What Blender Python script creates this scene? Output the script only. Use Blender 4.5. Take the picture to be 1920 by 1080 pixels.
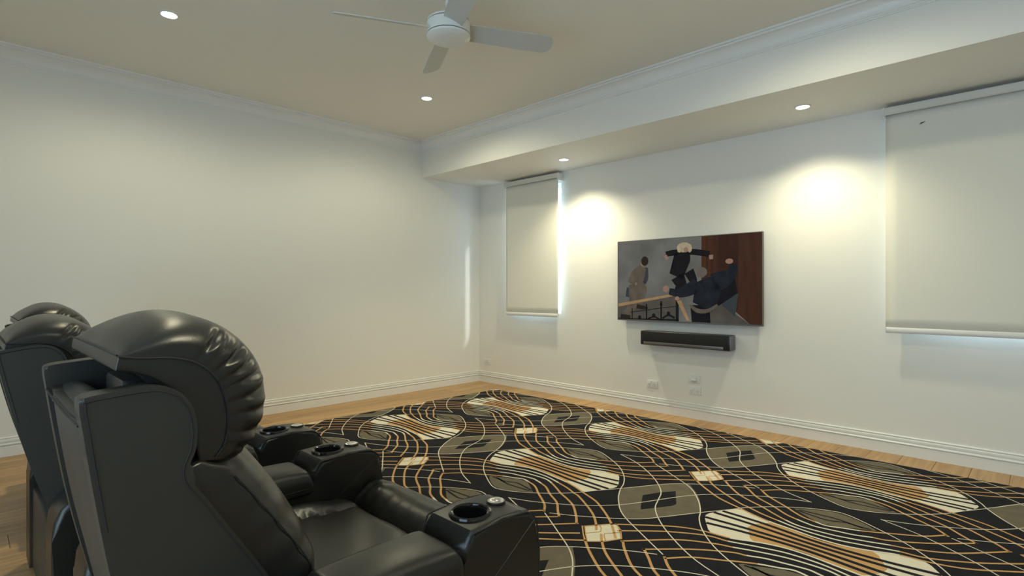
import bpy, bmesh, math, random
from mathutils import Vector, Matrix

# ------------------------------------------------------------------ clear
for o in list(bpy.data.objects):
    bpy.data.objects.remove(o, do_unlink=True)
scene = bpy.context.scene
C = scene.collection
PI = math.pi
random.seed(7)

# ------------------------------------------------------------------ camera
# room corner (left wall / screen wall) is the origin, x runs along the screen wall, -y towards the viewer
cam_d = bpy.data.cameras.new('camera')
cam = bpy.data.objects.new('camera', cam_d)
C.objects.link(cam)
cam.location = (5.300, -4.755, 1.19)
cam.rotation_euler = (PI / 2, 0, math.radians(44.651))
cam_d.sensor_width = 36.0
cam_d.lens = 36.0 * 1017.66 / 1920.0
cam_d.shift_y = 3.23 / 1920.0
cam_d.clip_start = 0.02
scene.camera = cam

# ------------------------------------------------------------------ world, sun, exposure
world = bpy.data.worlds.new('daylight')
scene.world = world
world.use_nodes = True
wn = world.node_tree.nodes
bg = wn['Background']
bg.inputs[0].default_value = (0.56, 0.77, 1.0, 1.0)      # even, hazy daylight outside
bg.inputs[1].default_value = 5.6

SPOT_W = 26.5            # each recessed downlight
WARM = (1.0, 0.925, 0.63)

sun_d = bpy.data.lights.new('sun', 'SUN')
sun_d.energy = 1.6
sun_d.angle = math.radians(4.0)
sun = bpy.data.objects.new('sun', sun_d); C.objects.link(sun)
sun.rotation_euler = Vector((-0.575, -0.163, -0.32)).to_track_quat('-Z', 'Y').to_euler()

vs = scene.view_settings
vs.view_transform = 'Standard'
vs.look = 'None'
vs.gamma = 1.0
vs.use_curve_mapping = False
vs.exposure = 0.0

# ------------------------------------------------------------------ materials
def mat(name, color, rough=0.5, metal=0.0, noise=None, bump=None, spec=0.5, coat=0.0, emit=None, hue_var=0.0):
    """noise=(scale, amount) tints the colour, bump=(scale, strength, distance) roughens it."""
    m = bpy.data.materials.new(name)
    m.use_nodes = True
    nt = m.node_tree
    b = nt.nodes['Principled BSDF']
    col = (*color, 1.0)
    b.inputs['Base Color'].default_value = col
    b.inputs['Roughness'].default_value = rough
    b.inputs['Metallic'].default_value = metal
    b.inputs['Specular IOR Level'].default_value = spec
    b.inputs['Coat Weight'].default_value = coat
    tc = nt.nodes.new('ShaderNodeTexCoord')
    if noise:
        n = nt.nodes.new('ShaderNodeTexNoise')
        n.inputs['Scale'].default_value = noise[0]
        n.inputs['Detail'].default_value = 4
        nt.links.new(tc.outputs['Object'], n.inputs['Vector'])
        mx = nt.nodes.new('ShaderNodeMix')
        mx.data_type = 'RGBA'
        mx.inputs[6].default_value = (*[c * (1 - noise[1]) for c in color], 1)
        mx.inputs[7].default_value = (*[min(1, c * (1 + noise[1])) for c in color], 1)
        nt.links.new(n.outputs['Fac'], mx.inputs[0])
        nt.links.new(mx.outputs[2], b.inputs['Base Color'])
    if bump:
        n2 = nt.nodes.new('ShaderNodeTexNoise')
        n2.inputs['Scale'].default_value = bump[0]
        n2.inputs['Detail'].default_value = 3
        nt.links.new(tc.outputs['Object'], n2.inputs['Vector'])
        bp = nt.nodes.new('ShaderNodeBump')
        bp.inputs['Strength'].default_value = bump[1]
        bp.inputs['Distance'].default_value = bump[2]
        nt.links.new(n2.outputs['Fac'], bp.inputs['Height'])
        nt.links.new(bp.outputs[0], b.inputs['Normal'])
    if emit:
        b.inputs['Emission Color'].default_value = (*emit[0], 1)
        b.inputs['Emission Strength'].default_value = emit[1]
    return m

def oak_material():
    m = bpy.data.materials.new('oak_boards')
    m.use_nodes = True
    nt = m.node_tree
    b = nt.nodes['Principled BSDF']
    tc = nt.nodes.new('ShaderNodeTexCoord')
    oi = nt.nodes.new('ShaderNodeObjectInfo')
    off = nt.nodes.new('ShaderNodeVectorMath'); off.operation = 'MULTIPLY_ADD'
    cb = nt.nodes.new('ShaderNodeCombineXYZ')
    for i in range(3):
        nt.links.new(oi.outputs['Random'], cb.inputs[i])
    off.inputs[1].default_value = (37.0, 91.0, 13.0)
    nt.links.new(cb.outputs[0], off.inputs[0])
    nt.links.new(tc.outputs['Object'], off.inputs[2])
    mp = nt.nodes.new('ShaderNodeMapping')
    mp.inputs['Scale'].default_value = (26.0, 1.6, 1.0)
    nt.links.new(off.outputs[0], mp.inputs['Vector'])
    n = nt.nodes.new('ShaderNodeTexNoise')
    n.inputs['Scale'].default_value = 1.0
    n.inputs['Detail'].default_value = 6
    n.inputs['Distortion'].default_value = 0.8
    nt.links.new(mp.outputs[0], n.inputs['Vector'])
    r = nt.nodes.new('ShaderNodeValToRGB')
    r.color_ramp.elements[0].position = 0.3
    r.color_ramp.elements[0].color = (0.36, 0.205, 0.082, 1)
    r.color_ramp.elements[1].position = 0.72
    r.color_ramp.elements[1].color = (0.56, 0.35, 0.155, 1)
    nt.links.new(n.outputs['Fac'], r.inputs[0])
    hs = nt.nodes.new('ShaderNodeHueSaturation')
    mr = nt.nodes.new('ShaderNodeMapRange')
    mr.inputs[3].default_value = 0.86
    mr.inputs[4].default_value = 1.12
    nt.links.new(oi.outputs['Random'], mr.inputs[0])
    nt.links.new(mr.outputs[0], hs.inputs['Value'])
    nt.links.new(r.outputs[0], hs.inputs['Color'])
    nt.links.new(hs.outputs[0], b.inputs['Base Color'])
    b.inputs['Roughness'].default_value = 0.42
    bp = nt.nodes.new('ShaderNodeBump')
    bp.inputs['Strength'].default_value = 0.15
    bp.inputs['Distance'].default_value = 0.002
    nt.links.new(n.outputs['Fac'], bp.inputs['Height'])
    nt.links.new(bp.outputs[0], b.inputs['Normal'])
    return m

def brushed_material():
    m = mat('brushed_steel', (0.72, 0.71, 0.68), 0.28, 1.0)
    nt = m.node_tree
    b = nt.nodes['Principled BSDF']
    t = nt.nodes.new('ShaderNodeTangent')
    t.direction_type = 'RADIAL'
    t.axis = 'Z'
    b.inputs['Anisotropic'].default_value = 0.9
    nt.links.new(t.outputs[0], b.inputs['Tangent'])
    return m

M = {
    'wall':    mat('wall_paint', (0.86, 0.85, 0.805), 0.62, bump=(220, 0.05, 0.001)),
    'ceiling': mat('ceiling_paint', (0.86, 0.835, 0.76), 0.75, bump=(220, 0.05, 0.001)),
    'trim':    mat('trim_gloss_paint', (0.86, 0.86, 0.83), 0.35),
    'oak':     oak_material(),
    'subfloor': mat('dark_subfloor', (0.05, 0.035, 0.02), 0.9),
    'blind':   mat('blind_fabric', (0.84, 0.83, 0.755), 0.85, bump=(900, 0.15, 0.0005)),
    'blindrail': mat('blind_rail', (0.74, 0.74, 0.69), 0.4),
    'white':   mat('white_plastic', (0.82, 0.82, 0.80), 0.35),
    'grey':    mat('grey_plastic', (0.35, 0.35, 0.34), 0.45),
    'fan':     mat('fan_satin_white', (0.80, 0.80, 0.76), 0.3),
    'fanblade': mat('fan_blade', (0.60, 0.60, 0.56), 0.4),  # darker than the housing: shade of the dim undersides put into the colour
    'black':   mat('black_plastic', (0.012, 0.012, 0.012), 0.35),
    'gap':     mat('dark_gap', (0.02, 0.02, 0.02), 0.8),
    'leather': mat('black_leather', (0.0105, 0.0108, 0.0096), 0.33, noise=(9, 0.2), bump=(420, 0.22, 0.0012)),
    'vinyl':   mat('black_vinyl', (0.024, 0.0248, 0.0215), 0.44, noise=(14, 0.12), bump=(700, 0.16, 0.0008)),
    'seam':    mat('dark_stitching', (0.006, 0.006, 0.006), 0.7),
    'cup':     mat('gloss_black_plastic', (0.006, 0.006, 0.006), 0.08),
    'steel':   brushed_material(),
    'alu':     mat('dark_aluminium', (0.22, 0.22, 0.23), 0.38, 0.9),
    'grille':  mat('speaker_grille', (0.008, 0.008, 0.009), 0.8, bump=(1500, 0.4, 0.001)),
    'glass':   None,
    'field':   mat('rug_charcoal_pile', (0.017, 0.017, 0.021), 0.95, noise=(7, 0.35), bump=(330, 0.6, 0.003), spec=0.1),
    'taupe':   mat('rug_taupe_pile', (0.150, 0.130, 0.092), 0.95, noise=(16, 0.22), bump=(330, 0.5, 0.003), spec=0.1),
    'cream':   mat('rug_cream_pile', (0.72, 0.67, 0.54), 0.95, noise=(30, 0.06), bump=(330, 0.5, 0.003), spec=0.1),
    'gold':    mat('rug_gold_pile', (0.56, 0.33, 0.14), 0.95, noise=(12, 0.16), bump=(330, 0.5, 0.003), spec=0.1),
}
g = bpy.data.materials.new('window_glass'); g.use_nodes = True
gn = g.node_tree; gn.nodes.remove(gn.nodes['Principled BSDF'])
g_t = gn.nodes.new('ShaderNodeBsdfTransparent'); g_t.inputs[0].default_value = (0.93, 0.95, 0.94, 1)
g_g = gn.nodes.new('ShaderNodeBsdfGlossy'); g_g.inputs['Roughness'].default_value = 0.02
g_m = gn.nodes.new('ShaderNodeMixShader')
g_m.inputs[0].default_value = 0.06; gn.links.new(g_t.outputs[0], g_m.inputs[1]); gn.links.new(g_g.outputs[0], g_m.inputs[2])
gn.links.new(g_m.outputs[0], gn.nodes['Material Output'].inputs['Surface'])
M['glass'] = g

# ------------------------------------------------------------------ helpers
def tag(o, label=None, cat=None, group=None, kind=None):
    if label: o['label'] = label
    if cat: o['category'] = cat
    if group: o['group'] = group
    if kind: o['kind'] = kind
    return o

def thing(name, label, cat, loc=(0, 0, 0), rotz=0.0, group=None):
    o = bpy.data.objects.new(name, None)
    C.objects.link(o)
    o.location = loc
    o.rotation_euler = (0, 0, rotz)
    o.empty_display_size = 0.1
    return tag(o, label, cat, group)

def obj(name, bm, material, parent=None, smooth=True, angle=35, loc=None):
    me = bpy.data.meshes.new(name)
    bmesh.ops.recalc_face_normals(bm, faces=bm.faces[:])
    bm.to_mesh(me)
    bm.free()
    if smooth:
        for p in me.polygons:
            p.use_smooth = True
        me.set_sharp_from_angle(angle=math.radians(angle))
    me.materials.append(M[material] if isinstance(material, str) else material)
    o = bpy.data.objects.new(name, me)
    C.objects.link(o)
    if loc: o.location = loc
    if parent: o.parent = parent
    return o

def subsurf(o, n=1):
    md = o.modifiers.new('subdivision', 'SUBSURF')
    md.levels = n
    md.render_levels = n
    o.data.set_sharp_from_angle(angle=PI)
    return o

def bx(bm, x0, x1, y0, y1, z0, z1, bev=0.0, seg=2):
    r = bmesh.ops.create_cube(bm, size=1.0)
    vs_ = r['verts']
    for v in vs_:
        v.co = Vector((x0 + (v.co.x + .5) * (x1 - x0), y0 + (v.co.y + .5) * (y1 - y0), z0 + (v.co.z + .5) * (z1 - z0)))
    if bev > 0:
        es = list({e for v in vs_ for e in v.link_edges})
        bmesh.ops.bevel(bm, geom=es, offset=bev, segments=seg, profile=0.5, affect='EDGES')

def box(name, x0, x1, y0, y1, z0, z1, material, parent=None, bev=0.0, seg=2):
    bm = bmesh.new()
    bx(bm, x0, x1, y0, y1, z0, z1, bev, seg)
    return obj(name, bm, material, parent)

def catmull(pts, n=6, closed=False):
    P = [Vector(p) for p in pts]
    out = []
    L = len(P)
    rng = L if closed else L - 1
    for i in range(rng):
        p1, p2 = P[i], P[(i + 1) % L]
        p0 = P[(i - 1) % L] if closed or i > 0 else p1 + (p1 - p2)
        p3 = P[(i + 2) % L] if closed or i + 2 < L else p2 + (p2 - p1)
        for k in range(n):
            t = k / n
            out.append(0.5 * ((2 * p1) + (p2 - p0) * t + (2 * p0 - 5 * p1 + 4 * p2 - p3) * t * t + (3 * p1 - p0 - 3 * p2 + p3) * t ** 3))
    if not closed:
        out.append(P[-1].copy())
    return out

def resample(pts, n):
    d = [0.0]
    for a, b in zip(pts, pts[1:]):
        d.append(d[-1] + (b - a).length)
    out = []
    j = 0
    for i in range(n):
        t = d[-1] * i / (n - 1)
        while j < len(pts) - 2 and d[j + 1] < t:
            j += 1
        k = (t - d[j]) / max(1e-9, d[j + 1] - d[j])
        out.append(pts[j].lerp(pts[j + 1], min(1, max(0, k))))
    return out

def tube(bm, pts, r, n=6):
    P = [Vector(p) for p in pts]
    rings = []
    for i, p in enumerate(P):
        t = (P[min(i + 1, len(P) - 1)] - P[max(i - 1, 0)]).normalized()
        up = Vector((0, 0, 1)) if abs(t.z) < .9 else Vector((1, 0, 0))
        a = t.cross(up).normalized()
        b = t.cross(a).normalized()
        rings.append([bm.verts.new(p + r * (math.cos(2 * PI * k / n) * a + math.sin(2 * PI * k / n) * b)) for k in range(n)])
    for r0, r1 in zip(rings, rings[1:]):
        for k in range(n):
            bm.faces.new((r0[k], r0[(k + 1) % n], r1[(k + 1) % n], r1[k]))
    bm.faces.new(rings[0])
    bm.faces.new(rings[-1])

def grid(bm, rows, close_u=False, cap=False):
    """rows of equal point counts; close_u joins the ends of every row"""
    vr = [[bm.verts.new(p) for p in r] for r in rows]
    n = len(vr[0])
    for a, b in zip(vr, vr[1:]):
        for k in range(n if close_u else n - 1):
            bm.faces.new((a[k], a[(k + 1) % n], b[(k + 1) % n], b[k]))
    if cap:
        for r in (vr[0], vr[-1]):
            h = n // 2
            for k in range(h - 1):
                q = (r[k], r[k + 1], r[n - 2 - k], r[n - 1 - k])
                if len(set(q)) == 4:
                    bm.faces.new(q)
    return vr

def lathe(bm, prof, n=32, cx=0, cy=0, close=False):
    """prof = (radius, z) list"""
    rings = []
    for r, z in prof:
        if r < 1e-6:
            rings.append([bm.verts.new((cx, cy, z))])
        else:
            rings.append([bm.verts.new((cx + r * math.cos(2 * PI * k / n), cy + r * math.sin(2 * PI * k / n), z)) for k in range(n)])
    seq = list(zip(rings, rings[1:]))
    if close: seq.append((rings[-1], rings[0]))
    for a, b in seq:
        for k in range(n):
            q = []
            for v in (a[k % len(a)], a[(k + 1) % len(a)], b[(k + 1) % len(b)], b[k % len(b)]):
                if v not in q: q.append(v)
            if len(q) > 2: bm.faces.new(q)

def prism_x(bm, prof, x0, x1, bev=0.0, seg=3):
    """closed (y, z) profile extruded from x0 to x1 with softened rims"""
    a = [bm.verts.new((x0, y, z)) for y, z in prof]
    b = [bm.verts.new((x1, y, z)) for y, z in prof]
    n = len(prof)
    f0 = bm.faces.new(a)
    f1 = bm.faces.new(b[::-1])
    for k in range(n):
        bm.faces.new((a[k], b[k], b[(k + 1) % n], a[(k + 1) % n]))
    if bev > 0:
        es = list(f0.edges) + list(f1.edges)
        bmesh.ops.bevel(bm, geom=es, offset=bev, segments=seg, profile=0.5, affect='EDGES')

def mould(bm, path, prof, closed=False):
    """sweep (out, z) profile along a horizontal path of (x, y, nx, ny) mitre stations"""
    rows = [[Vector((x + o * nx, y + o * ny, z)) for o, z in prof] for x, y, nx, ny in path]
    grid(bm, rows)
    

# ================================================================== THE ROOM
RX, RY = 7.1, -6.4            # right and near walls
ZC, ZS, BD = 2.93, 2.522, 0.908   # ceiling, bulkhead soffit, bulkhead depth
WT = 0.15

def wall_with_openings(name, along, u0, u1, z0, z1, holes, t0, t1, material='wall'):
    """solid wall along x ('x') or y ('y') between t0 and t1, holes = (u0, u1, z0, z1)"""
    bm = bmesh.new()
    us = sorted({u0, u1, *[h[0] for h in holes], *[h[1] for h in holes]})
    zs_ = sorted({z0, z1, *[h[2] for h in holes], *[h[3] for h in holes]})
    nu, nz = len(us) - 1, len(zs_) - 1
    def solid(i, j):
        if i < 0 or j < 0 or i >= nu or j >= nz: return False
        cu, cz = (us[i] + us[i + 1]) / 2, (zs_[j] + zs_[j + 1]) / 2
        return not any(h[0] < cu < h[1] and h[2] < cz < h[3] for h in holes)
    cache = {}
    def V(u, t, z):
        k = (round(u, 4), round(t, 4), round(z, 4))
        if k not in cache:
            cache[k] = bm.verts.new((u, t, z) if along == 'x' else (t, u, z))
        return cache[k]
    for i in range(nu):
        for j in range(nz):
            if not solid(i, j): continue
            a, b, c, d = us[i], us[i + 1], zs_[j], zs_[j + 1]
            for t in (t0, t1):
                bm.faces.new((V(a, t, c), V(b, t, c), V(b, t, d), V(a, t, d)))
            if not solid(i - 1, j): bm.faces.new((V(a, t0, c), V(a, t1, c), V(a, t1, d), V(a, t0, d)))
            if not solid(i + 1, j): bm.faces.new((V(b, t0, c), V(b, t1, c), V(b, t1, d), V(b, t0, d)))
            if not solid(i, j - 1): bm.faces.new((V(a, t0, c), V(b, t0, c), V(b, t1, c), V(a, t1, c)))
            if not solid(i, j + 1): bm.faces.new((V(a, t0, d), V(b, t0, d), V(b, t1, d), V(a, t1, d)))
    return tag(obj(name, bm, material, smooth=False), kind='structure')

W1 = (0.585, 1.385, 0.92, 2.40)      # window behind the narrow blind
W2 = (4.64, 6.20, 0.92, 2.40)        # window behind the wide blind
D1 = (3.2, 5.9, 0.0, 2.35)           # glazed opening in the wall behind the viewer
wall_with_openings('wall_back', 'x', -WT, RX + WT, 0, ZC, [W1, W2], 0.0, WT)
wall_with_openings('wall_left', 'y', RY, 0.0, 0, ZC, [], -WT, 0.0)
wall_with_openings('wall_right', 'y', RY, 0.0, 0, ZC, [], RX, RX + WT)
wall_with_openings('wall_front', 'x', -WT, RX + WT, 0, ZC, [D1], RY - WT, RY)
bm = bmesh.new(); bx(bm, -WT, RX + WT, RY - WT, WT, ZC, ZC + 0.15)
tag(obj('ceiling', bm, 'ceiling', smooth=False), kind='structure')
bm = bmesh.new(); bx(bm, 0.0, RX, -BD, 0.0, ZS, ZC)
tag(obj('ceiling_bulkhead', bm, 'wall', smooth=False), kind='structure')

# floor: oak boards laid towards the screen wall
bm = bmesh.new(); bx(bm, -WT, RX + WT, RY - WT, WT, -0.12, -0.012)
floor = tag(obj('floor', bm, 'subfloor', smooth=False), kind='structure')
PW = 0.19
rnd = random.Random(3)
plank_meshes = {}
def plank_mesh(w, l):
    k = (round(w, 3), round(l, 2))
    if k not in plank_meshes:
        bm = bmesh.new()
        bx(bm, 0, w - 0.0016, 0, l - 0.0016, -0.014, 0.0)
        top = [e for e in bm.edges if all(v.co.z > -0.001 for v in e.verts)]
        bmesh.ops.bevel(bm, geom=top, offset=0.0012, segments=1, affect='EDGES')
        bmesh.ops.recalc_face_normals(bm, faces=bm.faces[:])
        me = bpy.data.meshes.new('floor_board'); bm.to_mesh(me); bm.free()
        me.materials.append(M['oak'])
        plank_meshes[k] = me
    return plank_meshes[k]
x = 0.0
while x < RX - 0.01:
    w = min(PW, RX - x)
    y = RY
    l = rnd.choice((0.6, 0.9, 1.2, 1.5, 1.8))
    while y < -0.01:
        l = min(l, -y)
        if -y - l < 0.25: l = -y
        o = bpy.data.objects.new('floor_board', plank_mesh(w, l))
        o.location = (x, y, 0)
        o.parent = floor
        C.objects.link(o)
        y += l
        l = rnd.choice((1.5, 1.8, 2.1))
    x += w

# skirting boards: stepped profile, mitred in the corner
SK = [(0, 0), (0.018, 0), (0.018, 0.071), (0.016, 0.074), (0.0105, 0.0745), (0.0105, 0.0785), (0.018, 0.0795), (0.022, 0.083), (0.022, 0.088), (0.018, 0.0915), (0.0085, 0.093), (0.0075, 0.099), (0.012, 0.1015), (0.0145, 0.105), (0.0145, 0.117), (0.012, 0.1205), (0.006, 0.122), (0.006, 0.126), (0.0105, 0.1275), (0.0115, 0.132), (0.0085, 0.1365), (0, 0.137)]
def skirting(name, path):
    bm = bmesh.new()
    mould(bm, path, SK)
    tag(obj(name, bm, 'trim', angle=25), kind='structure')
skirting('baseboard_left', [(0, 0, 1, -1), (0, RY, 1, 1)])
skirting('baseboard_back', [(0, 0, 1, -1), (RX, 0, -1, -1)])
skirting('baseboard_right', [(RX, 0, -1, -1), (RX, RY, -1, 1)])

# cornice: stepped cove round the raised ceiling
CO = [(0, ZC - 0.118), (0.006, ZC - 0.118), (0.006, ZC - 0.109), (0.010, ZC - 0.107), (0.010, ZC - 0.098), (0.014, ZC - 0.096), (0.014, ZC - 0.088)]
for k in range(1, 9):
    a = k / 8 * PI / 2
    CO.append((0.014 + 0.058 * (1 - math.cos(a)), ZC - 0.088 + 0.062 * math.sin(a)))
CO += [(0.080, ZC - 0.026), (0.080, ZC - 0.014), (0.098, ZC - 0.014), (0.098, ZC)]
def cornice(name, path):
    bm = bmesh.new()
    mould(bm, path, CO)
    tag(obj(name, bm, 'trim', angle=20), kind='structure')
cornice('trim_1', [(0, -BD, 1, -1), (0, RY, 1, 1)])
cornice('trim_2', [(0, -BD, 1, -1), (RX, -BD, -1, -1)])
cornice('trim_3', [(RX, -BD, -1, -1), (RX, RY, -1, 1)])

# windows behind the blinds and the glazed opening behind the viewer
def window(name, u0, u1, z0, z1, yc, mull):
    root = bpy.data.objects.new(name, None); C.objects.link(root)
    root.location = ((u0 + u1) / 2, yc, z0)
    tag(root, kind='structure')
    w = (u1 - u0) / 2; h = z1 - z0
    bm = bmesh.new()
    f = 0.04
    bx(bm, -w, -w + f, -.03, .03, 0, h); bx(bm, w - f, w, -.03, .03, 0, h)
    bx(bm, -w + f, w - f, -.03, .03, 0, f); bx(bm, -w + f, w - f, -.03, .03, h - f, h)
    obj('window_frame', bm, 'trim', root, smooth=False)
    n = mull + 1
    pw = (2 * w - 2 * f) / n
    for i in range(n):
        a = -w + f + i * pw
        if i: box('mullion', a - .02, a + .02, -.025, .025, f, h - f, 'trim', root)
        box('pane', a + (.02 if i else 0), a + pw - (.02 if i < n - 1 else 0), -.003, .003, f, h - f, 'glass', root)
    return root
window('window_1', *W1, 0.10, 0)
window('window_2', *W2, 0.10, 1)
window('window_3', *D1, RY - 0.08, 1)
for nm, (u0, u1, z0, z1), yy, rx in (('window_1_daylight', W1, 0.16, -PI / 2), ('window_2_daylight', W2, 0.16, -PI / 2), ('window_3_daylight', D1, RY - 0.16, PI / 2)):
    ld = bpy.data.lights.new(nm, 'AREA')
    ld.shape = 'RECTANGLE'; ld.size = u1 - u0; ld.size_y = z1 - z0
    ld.cycles.is_portal = True
    lo = bpy.data.objects.new(nm, ld); C.objects.link(lo)
    lo.location = ((u0 + u1) / 2, yy, (z0 + z1) / 2)
    lo.rotation_euler = (rx, 0, 0)

# recessed downlights
LENS = mat('downlight_lens', (0.9, 0.88, 0.8), 0.4, emit=((1.0, 0.95, 0.82), 14.0))
def downlight(x, y, z, label, power=1.0, beam=172, blend=0.5, core=62.0):
    t = thing('downlight', label, 'downlight', (x, y, z), 0, 'recessed downlights')
    bm = bmesh.new()
    lathe(bm, [(0.056, 0.0), (0.056, -0.002), (0.053, -0.0055), (0.046, -0.0065), (0.043, -0.004), (0.043, 0.0)], 40)
    obj('trim_ring', bm, 'white', t)
    bm = bmesh.new()
    lathe(bm, [(0.0, -0.0035), (0.043, -0.0035), (0.043, 0.0)], 32)
    obj('lens', bm, LENS, t)
    def lamp(name, watts, size, bl):
        ld = bpy.data.lights.new(name, 'SPOT')
        ld.energy = watts
        ld.color = WARM
        ld.spot_size = math.radians(size)
        ld.spot_blend = bl
        ld.shadow_soft_size = 0.035
        lo = bpy.data.objects.new(name, ld); C.objects.link(lo)
        lo.parent = t
        lo.location = (0, 0, -0.04)
    lamp('downlight_lamp', SPOT_W * power, beam, blend)
    if core: lamp('downlight_beam', core, 84, 1.0)       # the brighter core of the beam
    return t
downlight(1.348, -3.838, ZC, 'bright round downlight in the main ceiling left of the fan')
downlight(1.285, -1.793, ZC, 'bright round downlight in the main ceiling just below the fan blades')
downlight(1.776, -0.435, ZS, 'bright round downlight in the bulkhead soffit beside the narrow blind', 3.1, 130, 1.0, 0)
downlight(4.029, -0.459, ZS, 'bright round downlight in the bulkhead soffit nearest the wide blind', 2.3, 130, 1.0, 0)
downlight(4.38, -1.80, ZC, 'recessed downlight in the main ceiling between the fan and the bulkhead, over the rug', .85)
downlight(4.38, -3.84, ZC, 'recessed downlight in the main ceiling over the nearest recliner', .85)

# ================================================================== RUG
RUG = {
    'U1': [(-0.881, 0.567), (-0.832, 0.51), (-0.767, 0.439), (-0.689, 0.368), (-0.572, 0.278), (-0.506, 0.243), (-0.418, 0.208), (-0.344, 0.175), 'C', (-0.238, 0.141), (-0.119, 0.122), (-0.02, 0.106), (0.078, 0.105), (0.162, 0.124), (0.228, 0.151), 'O', (0.302, 0.182), (0.424, 0.199), (0.528, 0.238), (0.636, 0.318), (0.793, 0.451)],
    'U2': [(-0.762, 0.556), (-0.713, 0.493), (-0.64, 0.417), (-0.538, 0.34), (-0.428, 0.268), (-0.389, 0.254), (-0.304, 0.214), 'C', (-0.21, 0.184), (-0.118, 0.158), (-0.031, 0.148), (0.066, 0.152), (0.151, 0.174), (0.204, 0.19), 'O', (0.296, 0.221), (0.399, 0.237), (0.562, 0.34), (0.726, 0.491)],
    'U3': [(-0.648, 0.568), (-0.595, 0.502), (-0.496, 0.401), (-0.41, 0.347), (-0.334, 0.309), (-0.263, 0.263), 'C', (-0.184, 0.217), (-0.12, 0.192), (-0.043, 0.19), (0.054, 0.199), (0.164, 0.231), 'O', (0.255, 0.265), (0.33, 0.29), (0.476, 0.378), (0.654, 0.574)],
    'U4': [(-0.537, 0.569), (-0.481, 0.513), (-0.402, 0.428), (-0.297, 0.362), (-0.207, 0.294), 'C', (-0.143, 0.266), (-0.092, 0.249), (-0.049, 0.241), (0.041, 0.256), (0.109, 0.269), 'O', (0.179, 0.299), (0.242, 0.318), (0.384, 0.419), (0.538, 0.572)],
    'U5': [(-0.434, 0.569), (-0.366, 0.491), (-0.241, 0.4), (-0.182, 0.352), (-0.129, 0.318), 'C', (-0.07, 0.3), (-0.014, 0.289), (0.039, 0.311), 'O', (0.116, 0.341), (0.198, 0.388), (0.224, 0.407), (0.344, 0.484), (0.425, 0.578)],
    'leaf': [(-0.203, 0.405), (-0.127, 0.462), (-0.028, 0.504), (0.067, 0.48), (0.175, 0.399), (0.128, 0.373), (0.043, 0.325), (-0.019, 0.306), (-0.073, 0.312), (-0.151, 0.366)],
    'leafl1': [(-0.181, 0.393), (-0.089, 0.372), (-0.026, 0.366), (0.045, 0.399), (0.125, 0.385)],
    'leafl2': [(-0.176, 0.406), (-0.08, 0.413), (0.002, 0.416), (0.085, 0.395), (0.154, 0.392)],
    'fan': [(-0.417, -0.165), (-0.453, -0.108), (-0.487, -0.051), (-0.503, -0.006), (-0.499, 0.027), (-0.481, 0.072), (-0.455, 0.123), (-0.418, 0.184)],
    'fanU': [(-0.336, 0.152), (-0.242, 0.115)],
    'bnd': [(-0.238, 0.116), (-0.267, 0.076), (-0.284, 0.03), (-0.289, -0.003), (-0.274, -0.031), (-0.236, -0.114)],
    'fanE': [(-0.458, -0.098), (-0.493, -0.035), (-0.487, 0.055), (-0.461, 0.104)],
    'fanB': [(-0.257, -0.069), (-0.28, -0.022), (-0.269, 0.045), (-0.248, 0.095)],
    'Z': [(-1.1, -0.564), (-1.009, -0.514), (-0.894, -0.438), (-0.78, -0.349), (-0.708, -0.278), (-0.655, -0.199), (-0.595, -0.099), (-0.533, 0.005), (-0.448, 0.136), (-0.377, 0.253), (-0.259, 0.379), (-0.114, 0.482), (-0.013, 0.519), 'K', (0.057, 0.497), (0.216, 0.398), (0.333, 0.306), (0.435, 0.191), (0.503, 0.082), (0.539, -0.006), (0.593, -0.108), (0.652, -0.195), (0.713, -0.271), (0.789, -0.338), (0.921, -0.425), (1.009, -0.482), (1.12, -0.552)],
    'VM': [(-0.623, 0.569), (-0.439, 0.484), (-0.258, 0.35), (-0.132, 0.228), (-0.045, 0.111)],
    'HM': [(-0.614, -0.565), (-0.49, -0.515), (-0.329, -0.417), (-0.215, -0.327), (-0.117, -0.216), (-0.047, -0.095)],
    'oval': [(-0.242, -0.014), (-0.185, 0.123), (-0.122, 0.221), (-0.055, 0.304), (0.004, 0.358), (0.1, 0.254), (0.163, 0.167), (0.236, 0.031), (0.247, 0.007), (0.188, -0.099), (0.128, -0.199), (0.075, -0.278), (0.014, -0.341), (-0.07, -0.271), (-0.161, -0.154)],
    'rect': [(-0.099, 0.0), (-0.055, 0.102), (0.005, 0.19), (0.101, 0.016), (0.096, -0.023), (0.05, -0.102), (0.001, -0.184), (-0.025, -0.142)],
    'tile': [(-0.089, 0.001), (-0.045, 0.066), (0.008, 0.137), (0.061, 0.093), (0.118, 0.016), (0.078, -0.063), (0.02, -0.12), (-0.032, -0.067)],
    'tl1': [(-0.037, -0.054), (0.005, 0.008), (-0.017, 0.044), (-0.043, 0.068)],
    'tl2': [(0.077, 0.068), (0.03, 0.005), (0.044, -0.018), (0.08, -0.058)],
}
LX, LY = 1.566, 1.132
ORG = Vector((2.963, -2.016))
R0, R1 = (0.645, -3.50), (5.34, -0.325)      # rug corners
rug = thing('area_rug', 'large charcoal rug with gold and cream wave pattern and taupe ovals', 'rug', ((R0[0] + R1[0]) / 2, (R0[1] + R1[1]) / 2, 0))
RC = Vector((rug.location.x, rug.location.y))
hx, hy = (R1[0] - R0[0]) / 2, (R1[1] - R0[1]) / 2
box('pile_field', -hx, hx, -hy, hy, 0.0005, 0.0120, 'field', rug, 0.004, 2)

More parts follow.
